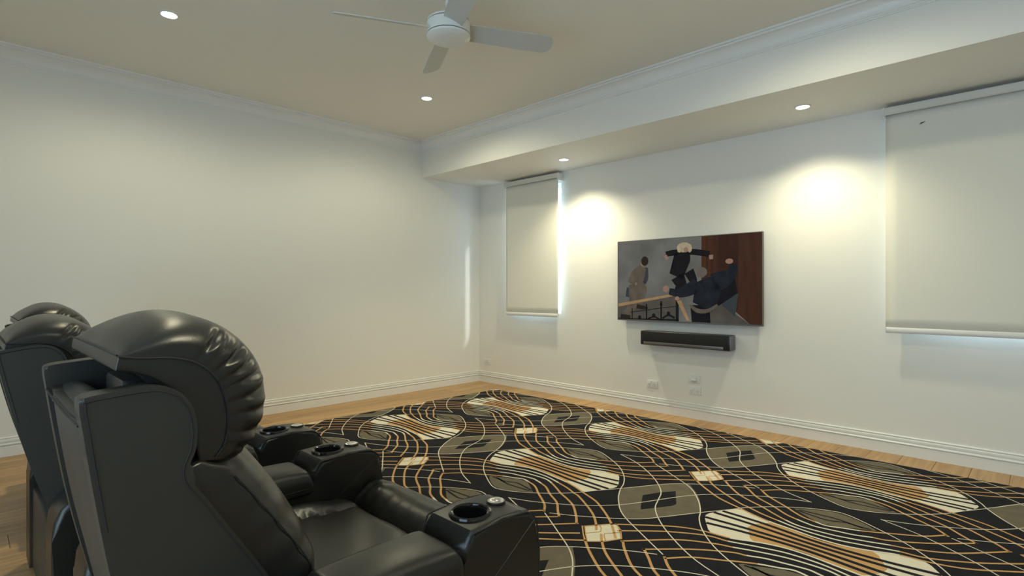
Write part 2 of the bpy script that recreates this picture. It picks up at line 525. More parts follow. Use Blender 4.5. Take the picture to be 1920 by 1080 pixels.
def clip(poly):
    e = 0.004
    for ax, sg, lim in ((0, 1, hx - e), (0, -1, hx - e), (1, 1, hy - e), (1, -1, hy - e)):
        out = []
        for i in range(len(poly)):
            p, q = poly[i], poly[(i + 1) % len(poly)]
            a, b = lim - sg * p[ax], lim - sg * q[ax]
            if a >= 0: out.append(p)
            if (a >= 0) != (b >= 0):
                t = a / (a - b)
                out.append((p[0] + (q[0] - p[0]) * t, p[1] + (q[1] - p[1]) * t))
        poly = out
        if len(poly) < 3: return []
    return poly

class Layer:
    """pieces of one colour of pile, each piece a part of the rug"""
    def __init__(self, z, material):
        self.z = z; self.m = material; self.n = 0
    def emit(self, name, polys):
        bm = bmesh.new()
        cache = {}
        def V(q):
            k = (round(q[0], 5), round(q[1], 5))
            if k not in cache: cache[k] = bm.verts.new((q[0], q[1], self.z))
            return cache[k]
        for p in polys:
            c_ = clip([tuple(q) for q in p])
            vv = []
            for q in c_:
                v = V(q)
                if v not in vv: vv.append(v)
            if len(vv) > 2 and bm.faces.get(vv) is None:
                bm.faces.new(vv)
        if not bm.faces:
            bm.free(); return
        if max(v.co.x for v in bm.verts) - min(v.co.x for v in bm.verts) + max(v.co.y for v in bm.verts) - min(v.co.y for v in bm.verts) < 0.012:
            bm.free(); return
        bmesh.ops.triangulate(bm, faces=bm.faces[:])
        for f in bm.faces: f.normal_update()
        bmesh.ops.reverse_faces(bm, faces=[f for f in bm.faces if f.normal.z < 0])
        me = bpy.data.meshes.new(name); bm.to_mesh(me); bm.free()
        me.materials.append(M[self.m])
        o = bpy.data.objects.new(name, me); C.objects.link(o); o.parent = rug
        self.n += 1
    def poly(self, name, pts):
        self.emit(name, [pts])
    def ribbon(self, name, pts, w):
        L, R = [], []
        for i, p in enumerate(pts):
            a, b = pts[max(i - 1, 0)], pts[min(i + 1, len(pts) - 1)]
            dx, dy = b[0] - a[0], b[1] - a[1]
            l = math.hypot(dx, dy) or 1
            nx, ny = -dy / l * w / 2, dx / l * w / 2
            L.append((p[0] + nx, p[1] + ny)); R.append((p[0] - nx, p[1] - ny))
        run = []
        for i in range(len(pts) - 1):
            q = [R[i], R[i + 1], L[i + 1], L[i]]
            if len(clip(q)) > 2: run.append(q)
            elif run:
                self.emit(name, run); run = []
        if run: self.emit(name, run)

L_taupe = Layer(0.0124, 'taupe')
L_cream = Layer(0.0124, 'cream')
L_gold = Layer(0.0126, 'gold')
L_dark = Layer(0.0128, 'field')
L_gl = Layer(0.0131, 'gold')
L_cl = Layer(0.0134, 'cream')
WG, WC, WD = 0.0125, 0.0062, 0.0250

def sm(pts, n=5):
    return [(p.x, p.y) for p in catmull([(x_, y_, 0) for x_, y_ in pts], n)]
def split_marks(lst):
    segs, cur, c = [], [], 'O'
    for q in lst:
        if isinstance(q, str):
            segs.append((c, len(cur))); c = q
        else: cur.append(q)
    segs.append((c, len(cur)))
    return cur, segs

def tr(pts, o, s=1): return [(o.x + s * x_, o.y + s * y_) for x_, y_ in pts]
U = {}
for k in range(1, 6):
    pts, segs = split_marks(RUG['U%d' % k])
    fine = sm(pts, 6)
    parts_, i0 = [], 0
    for c, e in segs:
        i1 = min(len(fine) - 1, (e) * 6 if e < len(pts) else len(fine) - 1)
        parts_.append((c, fine[i0:i1 + 1])); i0 = i1
    U[k] = parts_
u1 = [q for c, s_ in U[1] for q in s_]
# waist half vector: where the innermost curve passes closest to the motif centre
wv = min(u1, key=lambda q: math.hypot(*q))
zl = [[]]
for q in RUG['Z']:
    if isinstance(q, str): zl.append([zl[-1][-1]])
    else: zl[-1].append(q)
z_pts = [q for seg in zl for q in sm(seg, 5)]
neg = lambda P: [(-x_, -y_) for x_, y_ in P]
vm = sm(RUG['VM'] + [(0, 0)] + neg(RUG['VM'])[::-1], 5)
hm = sm(RUG['HM'] + [(0, 0)] + neg(RUG['HM'])[::-1], 5)
i_a = min(range(len(u1)), key=lambda i: math.hypot(u1[i][0] - RUG['fan'][-1][0], u1[i][1] - RUG['fan'][-1][1]))
i_b = min(range(len(u1)), key=lambda i: math.hypot(u1[i][0] - RUG['bnd'][0][0], u1[i][1] - RUG['bnd'][0][1]))
i_e = min(range(len(u1)), key=lambda i: math.hypot(u1[i][0] + RUG['bnd'][-1][0], u1[i][1] + RUG['bnd'][-1][1]))
i_f = min(range(len(u1)), key=lambda i: math.hypot(u1[i][0] + RUG['fan'][0][0], u1[i][1] + RUG['fan'][0][1]))
off = 0.013
def shrink(P): return [(x_ * (1 - off / max(.08, math.hypot(x_, y_))), y_ * (1 - off / max(.08, math.hypot(x_, y_)))) for x_, y_ in P]
def fan_poly(s_):
    up = shrink(u1[i_a:i_b + 1]); lo = neg(shrink(u1[i_e:i_f + 1]))
    return RUG['fan'] + up + RUG['bnd'] + lo
def gold_shape():
    up = shrink(u1[i_b:i_e + 1])
    right = neg(RUG['bnd'])[::-1]
    return up + right + neg(up) + RUG['bnd'][::-1]
gs = gold_shape()
lines = []
for i in range(4):
    s_ = (i + 1) / 5
    wpt = (wv[0] * (2 * s_ - 1), wv[1] * (2 * s_ - 1))
    e2 = RUG['fanE'][3 - i]; b2 = RUG['fanB'][3 - i]
    lines.append(sm([RUG['fanE'][i], RUG['fanB'][i], wpt, (-b2[0], -b2[1]), (-e2[0], -e2[1])], 7))

for i in range(-3, 4):
    for j in range(-3, 4):
        o = ORG + Vector((i * LX, j * LY)) - RC
        if abs(o.x) > hx + LX or abs(o.y) > hy + LY: continue
        for sgn in (1, -1):
            for k in range(1, 6):
                for c, s_ in U[k]:
                    if c == 'O': L_gl.ribbon('gold_line', tr(s_, o, sgn), WG)
                    else: L_cl.ribbon('cream_stripe', tr(s_, o, sgn), WG)
            L_taupe.poly('taupe_leaf', tr(sm(RUG['leaf'] + [RUG['leaf'][0]], 2)[:-1], o, sgn))
            for nm in ('leafl1', 'leafl2'):
                L_dark.ribbon('dark_vein', tr(sm(RUG[nm], 4), o, sgn), WD * .5)
            L_cream.poly('cream_fan', tr(fan_poly(sgn), o, sgn))
            L_cl.ribbon('cream_line', tr(z_pts, o, sgn), WC)
        L_gold.poly('gold_band', tr(gs, o))
        for ln in lines: L_dark.ribbon('dark_stripe', tr(ln, o), WD)
        oo = o + Vector((LX / 2, 0))
        L_taupe.poly('taupe_oval', tr(RUG['oval'], oo))
        L_dark.poly('dark_rectangle', tr(RUG['rect'], oo))
        L_cl.ribbon('cream_line', tr(vm, oo), WC)
        L_cl.ribbon('cream_line', tr(hm, oo), WC)
        ot = o + Vector((LX / 2, -LY / 2))
        L_cream.poly('cream_tile', tr(RUG['tile'], ot))
        L_gl.ribbon('tile_outline', tr(RUG['tile'] + RUG['tile'][:1], ot), WG * .8)
        for nm in ('tl1', 'tl2'): L_gl.ribbon('tile_line', tr(RUG[nm], ot), WG * .5)

# ================================================================== RECLINERS
def prof3(pts, n):
    return resample(catmull([(0, y, z) for y, z in pts], 8), n)

def smooth01(t):
    t = max(0.0, min(1.0, t))
    return t * t * (3 - 2 * t)

def lofted_pad(outer_mid, outer_edge, inner, hw, n_u=30, n_s=41, p=3.2, fold=None):
    """upholstered pad lofted across the chair: outer skin puffs from the side seam to the middle"""
    om, oe, inn = prof3(outer_mid, n_u), prof3(outer_edge, n_u), prof3(inner, n_u)
    rows = []
    for i in range(n_s):
        a = (i / (n_s - 1)) * 2 - 1
        s = math.sin(a * PI / 2) * 0.6 + a * 0.4
        k = max(0.0, 1 - abs(s) ** p) ** (1 / p)
        row = []
        for j in range(n_u):
            q = oe[j].lerp(om[j], k)
            if fold:
                nrm = (om[j] - oe[j])
                nrm = nrm.normalized() if nrm.length > 1e-5 else Vector((0, 0, 1))
                q = q + nrm * fold(j / (n_u - 1), s)
            row.append(Vector((s * hw, q.y, q.z)))
        for j in range(n_u):
            row.append(Vector((s * hw, inn[j].y, inn[j].z)))
        rows.append(row)
    bm = bmesh.new()
    grid(bm, rows, close_u=True, cap=True)
    return bm

def drill(o, cutter_bm):
    """cut the cup well out of a mesh and keep only the result"""
    me = bpy.data.meshes.new('well'); cutter_bm.to_mesh(me); cutter_bm.free()
    c = bpy.data.objects.new('well', me); C.objects.link(c)
    md = o.modifiers.new('well', 'BOOLEAN'); md.object = c; md.operation = 'DIFFERENCE'; md.solver = 'EXACT'
    bpy.context.view_layer.update()
    dg = bpy.context.evaluated_depsgraph_get()
    new = bpy.data.meshes.new_from_object(o.evaluated_get(dg))
    o.modifiers.remove(md)
    o.data = new
    bpy.data.objects.remove(c, do_unlink=True)
    for p in new.polygons: p.use_smooth = True
    new.set_sharp_from_angle(angle=math.radians(35))

WING = [(-0.30, 0.36), (-0.345, 0.55), (-0.375, 0.70), (-0.398, 0.85), (-0.410, 0.94), (-0.416, 0.99), (-0.409, 1.004), (-0.36, 1.010), (-0.305, 1.012), (-0.268, 0.998), (-0.245, 0.968), (-0.236, 0.93), (-0.237, 0.885), (-0.250, 0.835), (-0.215, 0.775), (-0.16, 0.685), (-0.10, 0.585), (-0.05, 0.48), (-0.04, 0.40)]

def make_recliner():
    t = thing('recliner', '', 'recliner')
    # --- base between the arms
    box('base', -0.315, 0.315, -0.325, 0.44, 0.03, 0.37, 'vinyl', t, 0.012)
    for sx in (-1, 1):
        for sy in (-0.27, 0.45):
            bm = bmesh.new(); lathe(bm, [(0.0, 0.0), (0.024, 0.0), (0.028, 0.045), (0.0, 0.045)], 16, sx * 0.40, sy)
            obj('foot', bm, 'black', t)
    # --- back: rear panel, folded top roll, two wings
    rear = [(-0.285, 0.30), (-0.335, 0.55), (-0.365, 0.70), (-0.388, 0.85), (-0.398, 0.93), (-0.400, 0.955)]
    rp = prof3(rear, 14)
    rows = []
    for i in range(13):
        s = i / 12 * 2 - 1
        rows.append([Vector((s * 0.262, q.y - 0.008 * (1 - s ** 4), q.z)) for q in rp] + [Vector((s * 0.262, q.y + 0.035, q.z)) for q in reversed(rp)])
    bm = bmesh.new(); grid(bm, rows, True, True)
    panel = obj('back_panel', bm, 'vinyl', t)
    roll = prof3([(-0.402, 0.950), (-0.396, 0.972), (-0.375, 0.990), (-0.350, 0.992), (-0.33, 0.975), (-0.325, 0.945)], 12)
    rows = []
    for i in range(17):
        s = i / 16 * 2 - 1
        sag = 0.010 * (1 - s * s) - 0.010
        rows.append([Vector((s * 0.262, q.y, q.z - 0.022 + sag)) for q in roll])
    bm = bmesh.new(); grid(bm, rows, True, True)
    obj('back_top_roll', bm, 'vinyl', t)
    bm = bmesh.new(); tube(bm, [(-0.26, -0.411, 0.948), (-0.1, -0.412, 0.944), (0.1, -0.412, 0.944), (0.26, -0.411, 0.948)], 0.0025)
    obj('seam', bm, 'seam', panel)
    wp = catmull([(0, y, z) for y, z in WING], 5, closed=False)
    for sx in (-1, 1):
        bm = bmesh.new()
        a, b = (0.252, 0.308) if sx > 0 else (-0.308, -0.252)
        prism_x(bm, [(q.y, q.z) for q in wp], a, b, 0.008, 3)
        w = obj('wing', bm, 'vinyl', t)
        bm = bmesh.new()
        edge = [Vector((sx * 0.3085, q.y, q.z)) for q in wp[12:-4]]
        ctr = Vector((sx * 0.3085, -0.32, 0.80))
        inset = []
        for i, q in enumerate(edge):
            tn = edge[min(i + 1, len(edge) - 1)] - edge[max(i - 1, 0)]
            nrm = Vector((0, -tn.z, tn.y)).normalized()
            if (ctr - q).dot(nrm) < 0: nrm = -nrm
            inset.append(q + nrm * 0.0085)
        tube(bm, inset, 0.0016, 5)
        obj('seam', bm, 'seam', w)
    # --- lumbar cushion
    def lf(u, s):
        e = smooth01((abs(s) - 0.55) / 0.4)
        top = smooth01((0.30 - u) / 0.3)
        return 0.004 * e * math.sin(40 * u + 3 * s) + 0.007 * top * e * math.sin(46 * s + 6 * u) - 0.006 * math.exp(-((u - 0.97) / 0.05) ** 2)
    LUM_MID = [(-0.185, 0.875), (-0.115, 0.856), (-0.055, 0.785), (-0.003, 0.705), (0.044, 0.610), (0.058, 0.545), (0.045, 0.46)]
    LUM_EDGE = [(-0.255, 0.842), (-0.222, 0.80), (-0.172, 0.727), (-0.115, 0.65), (-0.062, 0.585), (-0.03, 0.53), (-0.02, 0.455)]
    bm = lofted_pad(LUM_MID, LUM_EDGE,
                    [(-0.10, 0.45), (-0.20, 0.58), (-0.26, 0.72), (-0.285, 0.83)], 0.302, p=2.6, fold=lf)
    lum = subsurf(obj('lumbar_cushion', bm, 'leather', t), 1)
    lmid, ledge = prof3(LUM_MID, 30), prof3(LUM_EDGE, 30)
    for sx in (-1, 1):
        kk = (1 - 0.955 ** 2.6) ** (1 / 2.6)
        bm = bmesh.new()
        pts = [ledge[j].lerp(lmid[j], kk) for j in range(5, 25)]
        tube(bm, [(sx * (0.955 * 0.302 + 0.0015), q.y + 0.001, q.z) for q in pts], 0.0016, 5)
        obj('seam', bm, 'seam', lum)
    # --- headrest, folded forward over the back
    rg = random.Random(5)
    folds = [(0.36, .9, .6), (0.415, .5, -.4), (0.47, 1.25, .3), (0.535, 1.0, -.5), (0.585, 1.1, .5), (0.665, .8, -.2), (0.735, .45, .5), (0.83, .6, -.4), (0.90, .4, .3)]
    def hf(u, s):
        e = smooth01((abs(s) - 0.66) / 0.22) * (1 - 0.35 * smooth01((abs(s) - 0.95) / 0.05))
        d = 0.0
        for c, a, sk in folds:
            d -= 0.017 * a * math.exp(-((u - c - 0.08 * sk * (1 - abs(s))) / 0.014) ** 2)
            d += 0.007 * a * math.exp(-((u - c - 0.04) / 0.022) ** 2)
        return d * e + 0.003 * math.sin(5 * s + 9 * u) * (1 - abs(s))
    bm = lofted_pad([(-0.357, 1.071), (-0.325, 1.108), (-0.255, 1.139), (-0.170, 1.130), (-0.100, 1.082), (-0.052, 1.005), (-0.048, 0.910), (-0.090, 0.838), (-0.150, 0.822)],
                    [(-0.357, 1.069), (-0.325, 1.063), (-0.268, 1.058), (-0.222, 1.040), (-0.187, 0.998), (-0.172, 0.93), (-0.178, 0.878), (-0.192, 0.855), (-0.200, 0.848)],
                    [(-0.226, 0.848), (-0.237, 0.91), (-0.257, 0.96), (-0.293, 1.009), (-0.330, 1.034), (-0.362, 1.043)], 0.283, n_u=90, n_s=73, p=2.6, fold=hf)
    head = subsurf(obj('headrest', bm, 'leather', t), 1)
    for sx in (-1, 1):
        bm = bmesh.new()
        tube(bm, catmull([(sx * 0.2845, y, z) for y, z in [(-0.357, 1.069), (-0.325, 1.063), (-0.268, 1.058), (-0.222, 1.040), (-0.187, 0.998), (-0.172, 0.93), (-0.178, 0.878), (-0.195, 0.852)]], 6), 0.0024, 6)
        obj('seam', bm, 'seam', head)
    bm = bmesh.new()
    tube(bm, [(-0.281, -0.3585, 1.0705), (-0.15, -0.3595, 1.072), (0.15, -0.3595, 1.072), (0.281, -0.3585, 1.0705)], 0.002, 6)
    obj('seam', bm, 'seam', head)
    box('headrest_bracket', -0.09, 0.09, -0.32, -0.26, 0.80, 1.0, 'black', t, 0.01)
    # --- seat cushion with a welted centre panel
    rows = []
    NX, NY = 41, 33
    for i in range(NX):
        x_ = (i / (NX - 1) * 2 - 1)
        row = []
        for j in range(NY):
            v = j / (NY - 1)
            y_ = -0.14 + 0.575 * v
            z_ = 0.452 + 0.016 * (1 - abs(x_) ** 3)
            lim = 0.80 - 0.22 * smooth01((v - 0.35) / 0.6)
            d = abs(x_) - lim
            z_ += 0.030 * smooth01(d / 0.10) * (1 - 0.75 * smooth01((v - 0.55) / 0.4))
            z_ -= 0.016 * math.exp(-(d / 0.020) ** 2)
            z_ -= 0.055 * smooth01((v - 0.84) / 0.16) ** 2
            z_ += 0.0025 * math.sin(21 * v + 7 * x_) * smooth01((v - .45) / .3)
            z_ -= 0.03 * smooth01((abs(x_) - 0.93) / 0.07)
            row.append(Vector((x_ * 0.303, y_, z_)))
        row.append(Vector((x_ * 0.303, 0.435, 0.34)))
        row.append(Vector((x_ * 0.303, -0.14, 0.34)))
        rows.append(row)
    bm = bmesh.new(); grid(bm, rows, True)
    for r in (rows[0], rows[-1]):
        bm.faces.new([bm.verts.new(p) for p in r])
    bmesh.ops.remove_doubles(bm, verts=bm.verts[:], dist=1e-5)
    obj('seat_cushion', bm, 'leather', t, angle=60)
    # --- folded footrest pad at the front
    def ff(u, s):
        e = smooth01((abs(s) - 0.3) / 0.6)
        return 0.004 * math.sin(9 * s * s + 23 * u) * (0.4 + e) - 0.004 * math.exp(-((abs(s) - .9) / .05) ** 2) + 0.003 * math.sin(31 * s) * smooth01((.25 - u) / .2)
    bm = lofted_pad([(0.425, 0.42), (0.445, 0.462), (0.490, 0.492), (0.545, 0.490), (0.588, 0.455), (0.605, 0.40), (0.600, 0.30), (0.580, 0.17), (0.56, 0.12)],
                    [(0.428, 0.41), (0.445, 0.44), (0.485, 0.462), (0.535, 0.460), (0.572, 0.432), (0.588, 0.39), (0.585, 0.30), (0.570, 0.18), (0.555, 0.13)],
                    [(0.52, 0.12), (0.47, 0.2), (0.44, 0.3), (0.43, 0.40)], 0.297, n_u=26, n_s=41, p=4.5, fold=ff)
    obj('footrest', bm, 'leather', t, angle=60)
    # --- arms: body with rounded rear, console at the front with cup well and button, padded top
    ap = [(-0.335, 0.03), (-0.335, 0.40), (-0.330, 0.455), (-0.312, 0.495), (-0.28, 0.525), (-0.22, 0.545), (-0.12, 0.553), (-0.06, 0.545), (-0.035, 0.515), (-0.03, 0.485), (0.245, 0.478), (0.268, 0.482), (0.284, 0.50), (0.295, 0.54), (0.305, 0.582), (0.320, 0.600), (0.42, 0.604), (0.49, 0.602), (0.522, 0.594), (0.545, 0.572), (0.556, 0.535), (0.560, 0.48), (0.556, 0.03)]
    for sx in (-1, 1):
        cx = sx * 0.397
        a, b = cx - 0.090, cx + 0.090
        bm = bmesh.new()
        prism_x(bm, ap, a, b, 0.018, 4)
        arm = obj('arm', bm, 'leather', t)
        cut = bmesh.new()
        lathe(cut, [(0.0, 0.50), (0.041, 0.50), (0.0465, 0.70), (0.0, 0.70)], 40, cx, 0.385)
        bmesh.ops.recalc_face_normals(cut, faces=cut.faces[:])
        drill(arm, cut)
        wnm = arm.modifiers.new('normals', 'WEIGHTED_NORMAL'); wnm.keep_sharp = True; wnm.weight = 80
        # pad
        rows = []
        npad = 33
        for i in range(npad):
            v = i / (npad - 1)
            y_ = -0.030 + 0.322 * v
            e = min(1.0, (max(0.0, 1 - abs(2 * v - 1) ** 16)) ** (1 / 4.0) + 0.02)
            ring = []
            for k in range(36):
                an = 2 * PI * k / 36
                cxx, czz = math.cos(an), math.sin(an)
                px = math.copysign(abs(cxx) ** 0.32, cxx) * 0.097 * (0.90 + 0.10 * e)
                pz = math.copysign(abs(czz) ** 0.6, czz)
                zz = 0.513 + (0.058 * e + 0.012 * math.sin(PI * v) * (1 - (px / 0.1) ** 2)) * pz if pz > 0 else 0.513 + 0.028 * e * pz
                ring.append(Vector((cx + px, y_, zz)))
            rows.append(ring)
        bm = bmesh.new(); grid(bm, rows, True, True)
        pad = subsurf(obj('arm_pad', bm, 'leather', t), 1)
        for sd in (-1, 1):
            bm = bmesh.new()
            tube(bm, [(cx + sd * 0.0955, -0.015 + 0.285 * q / 10, 0.5155) for q in range(11)], 0.0020, 6)
            obj('seam', bm, 'seam', pad)
        # welts along the arm and the diagonal side stitch
        for sd in (-1, 1):
            bm = bmesh.new()
            xx = cx + sd * 0.0885
            tube(bm, catmull([(xx, 0.297, 0.560), (xx, 0.310, 0.586), (xx, 0.326, 0.5955), (xx, 0.43, 0.5985), (xx, 0.49, 0.596), (xx, 0.520, 0.588), (xx, 0.541, 0.567), (xx, 0.551, 0.535), (xx, 0.554, 0.45), (xx, 0.551, 0.10)], 4), 0.0022, 6)
            obj('seam', bm, 'seam', arm)
            bm = bmesh.new()
            xo = cx + sd * 0.0902
            tube(bm, [(xo, 0.535, 0.565), (xo, 0.36, 0.445), (xo, 0.20, 0.335)], 0.0010, 5)
            obj('stitch_line', bm, 'vinyl', arm)
        # cup holder
        bm = bmesh.new()
        lathe(bm, [(0.0, 0.506), (0.0385, 0.506), (0.0435, 0.600), (0.0455, 0.6075), (0.0505, 0.6095), (0.0555, 0.6075), (0.0572, 0.6025), (0.0465, 0.6015), (0.042, 0.5035), (0.0, 0.5035)], 48, cx, 0.385)
        obj('cup_holder', bm, 'cup', t)
        # push button
        bm = bmesh.new()
        lathe(bm, [(0.0265, -0.006), (0.0265, 0.002), (0.0245, 0.0045), (0.0235, 0.0035), (0.0235, -0.006)], 40)
        bt = obj('control_button', bm, 'black', t, loc=(cx - 0.004, 0.482, 0.6045))
        bm = bmesh.new()
        lathe(bm, [(0.0, 0.0062), (0.012, 0.0058), (0.021, 0.0047), (0.0235, 0.0030), (0.0235, -0.004)], 48)
        obj('button_cap', bm, 'steel', bt)
    return t

def copy_tree(o, parent=None):
    c = o.copy()
    C.objects.link(c)
    if parent:
        c.parent = parent
    for ch in list(o.children):
        copy_tree(ch, c)
    return c

rec = make_recliner()
rec2 = copy_tree(rec)
rec3 = copy_tree(rec)
for r, x_, y_, lab in ((rec, 3.82, -4.20, 'large black leather recliner nearest the viewer, its seat and cup holders in view'),
                       (rec2, 2.605, -4.225, 'black leather recliner next to the nearest one, partly hidden behind it'),
                       (rec3, 1.40, -4.13, 'farthest black leather recliner, only the top of its headrest showing')):
    r.location = (x_, y_, 0)
    tag(r, lab, 'recliner', 'black leather recliners in a row facing the screen')

LEAN = math.radians(4.0)        # the two farther chairs are leaned back a little, headrests lower
for r in (rec2, rec3):
    for ch in r.children:
        kind_ = ch.name.split('.')[0]
        if kind_ in ('back_panel', 'back_top_roll', 'wing', 'lumbar_cushion', 'headrest', 'headrest_bracket'):
            pv = Vector((0, -0.25, 0.40))
            Rm = Matrix.Rotation(LEAN, 3, 'X')
            base = Vector((0, -0.03, -0.045 if r == rec2 else -0.022)) if kind_ == 'headrest' else Vector((0, 0, 0))
            ch.location = pv - Rm @ pv + base
            ch.rotation_euler = (LEAN, 0, 0)

# ================================================================== TELEVISION, SOUNDBAR
tv = thing('television', 'large flat television mounted on the back wall, showing a dim film scene', 'television', (2.898, 0.0, 0.883))
TW, TH = 0.712, 0.794
box('rear_housing', -0.50, 0.50, -0.055, -0.02, 0.10, 0.62, 'black', tv, 0.01)
box('wall_bracket', -0.25, 0.25, -0.02, 0.0, 0.22, 0.56, 'black', tv)
body = box('body', -TW, TW, -0.070, -0.050, 0, TH, 'black', tv, 0.003)
bm = bmesh.new()
for a in ((-TW, -TW + .006, 0, TH), (TW - .006, TW, 0, TH), (-TW + .006, TW - .006, 0, .012), (-TW + .006, TW - .006, TH - .006, TH)):
    bx(bm, a[0], a[1], -0.075, -0.0695, a[2], a[3])
obj('bezel', bm, 'alu', tv, smooth=False)

def screen_mat(name, col, gloss=True, noise=None, k=1.0):
    m = mat(name, (0.004, 0.004, 0.004), 0.22, spec=0.12, emit=(col, k))
    if noise:
        nt = m.node_tree
        b = nt.nodes['Principled BSDF']
        tc = nt.nodes.new('ShaderNodeTexCoord')
        n = nt.nodes.new('ShaderNodeTexNoise')
        n.inputs['Scale'].default_value = noise[0]; n.inputs['Detail'].default_value = 5
        mp = nt.nodes.new('ShaderNodeMapping'); mp.inputs['Scale'].default_value = noise[2]
        nt.links.new(tc.outputs['Object'], mp.inputs[0]); nt.links.new(mp.outputs[0], n.inputs['Vector'])
        mx = nt.nodes.new('ShaderNodeMix'); mx.data_type = 'RGBA'
        mx.inputs[6].default_value = (*[c * (1 - noise[1]) for c in col], 1)
        mx.inputs[7].default_value = (*[c * (1 + noise[1]) for c in col], 1)
        nt.links.new(n.outputs['Fac'], mx.inputs[0]); nt.links.new(mx.outputs[2], b.inputs['Emission Color'])
    return m
S = {
    'wallg': screen_mat('picture_grey_wall', (0.105, 0.105, 0.094), noise=(3.0, 0.75, (1, 1, 1))),
    'door':  screen_mat('picture_brown_door', (0.040, 0.017, 0.010), noise=(4, 0.5, (6, 1, 1))),
    'door2': screen_mat('picture_dark_brown', (0.028, 0.012, 0.008), noise=(4, 0.4, (6, 1, 1))),
    'jamb':  screen_mat('picture_jamb', (0.052, 0.020, 0.010)),
    'floor': screen_mat('picture_floor', (0.060, 0.056, 0.046), noise=(9, 0.5, (1, 1, 1))),
    'rail':  screen_mat('picture_handrail', (0.26, 0.165, 0.075), noise=(8, .3, (1, 1, 1))),
    'dark':  screen_mat('picture_dark_cloth', (0.006, 0.006, 0.008), noise=(14, .7, (1, 1, 1))),
    'navy':  screen_mat('picture_jacket', (0.009, 0.012, 0.017), noise=(14, .9, (1, 1, 1))),
    'tan':   screen_mat('picture_tan_suit', (0.085, 0.070, 0.052), noise=(12, .45, (1, 1, 1))),
    'skin':  screen_mat('picture_skin', (0.22, 0.135, 0.10)),
    'hairb': screen_mat('picture_fair_hair', (0.30, 0.255, 0.165), noise=(30, .4, (1, 1, 1))),
    'haird': screen_mat('picture_dark_hair', (0.016, 0.012, 0.010)),
    'hairg': screen_mat('picture_grey_hair', (0.10, 0.085, 0.075)),
    'iron':  screen_mat('picture_ironwork', (0.006, 0.007, 0.008)),
    'sock':  screen_mat('picture_shadow', (0.030, 0.036, 0.040)),
}
# picture coordinates: u 0..1 across, v 0..1 down the lit panel
def flat(name, layer, polys, material, parent):
    bm = bmesh.new()
    y_ = -0.0702 - 0.0002 * layer
    for poly in polys:
        vs_ = [bm.verts.new((-TW + 0.006 + u * (2 * TW - 0.012), y_, TH - 0.006 - v * (TH - 0.018))) for u, v in poly]
        bm.faces.new(vs_)
    bmesh.ops.triangulate(bm, faces=bm.faces[:])
    o = obj(name, bm, S[material], parent, smooth=False)
    return o
def rect(a, b, c, d): return [(a, c), (b, c), (b, d), (a, d)]
def blob(cu, cv, ru, rv, n=18): return [(cu + ru * math.cos(2 * PI * k / n), cv + rv * math.sin(2 * PI * k / n)) for k in range(n)]
def limb(pts, n=6):
    """pts (u, v, half width in u) swept into one outline; v is scaled by the picture's aspect"""
    A = 1.78
    P = catmull([(u, v / A, r) for u, v, r in pts], n)
    L, R = [], []
    for i, p in enumerate(P):
        t = P[min(i + 1, len(P) - 1)] - P[max(i - 1, 0)]
        l = math.hypot(t.x, t.y) or 1
        nx, ny = -t.y / l, t.x / l
        L.append((p.x + nx * p.z, (p.y + ny * p.z) * A)); R.append((p.x - nx * p.z, (p.y - ny * p.z) * A))
    return L + R[::-1]
scr = bpy.data.objects.new('screen', None)
bpy.data.objects.remove(scr)
scr = flat('screen', 0, [rect(0, 1, 0, 1)], 'wallg', tv)
tag(scr, 'dim film picture on the screen')
flat('picture_door', 1, [rect(.625, 1, 0, .80), [(.80, .80), (1, .80), (1, 1), (.93, 1)]], 'door', scr)
flat('picture_door_edge', 2, [rect(.625, .655, 0, .45), rect(.67, .685, 0, .60)], 'jamb', scr)
flat('picture_door_shadow', 2, [rect(.735, .86, 0, .72), [(.72, .72), (.86, .60), (.86, .85), (.80, .86)]], 'door2', scr)
flat('picture_landing', 2, [[(.66, .98), (.66, .85), (.76, .78), (.93, 1), (.66, 1)]], 'floor', scr)
flat('picture_stairs', 1, [[(0, .84), (.43, .70), (.47, .74), (.47, 1), (0, 1)]], 'floor', scr)
flat('picture_door_panel', 3, [[(.76, .72), (.86, .66), (.84, .92), (.76, .80)]], 'sock', scr)
# figure in a tan suit by the wall
flat('picture_suit', 3, [limb([(.20, .33, .030), (.16, .44, .055), (.125, .56, .050)]), limb([(.15, .40, .02), (.145, .50, .022), (.16, .57, .018)]),
                         limb([(.13, .55, .042), (.135, .66, .038), (.13, .80, .032), (.06, .93, .022)]), limb([(.17, .56, .035), (.20, .62, .032), (.185, .73, .028), (.17, .80, .022)])], 'tan', scr)
flat('picture_suit_shadow', 2, [limb([(.21, .34, .03), (.20, .48, .04), (.16, .55, .03)]), limb([(.17, .55, .02), (.22, .52, .012)]), limb([(.11, .60, .04), (.10, .72, .04)])], 'sock', scr)
flat('picture_dark_head', 4, [blob(.215, .26, .028, .060), limb([(.02, .965, .018), (.10, .98, .018)]), limb([(.15, .83, .016), (.22, .85, .012)])], 'haird', scr)
flat('picture_neck', 3, [blob(.200, .29, .016, .04), blob(.145, .545, .01, .02)], 'skin', scr)
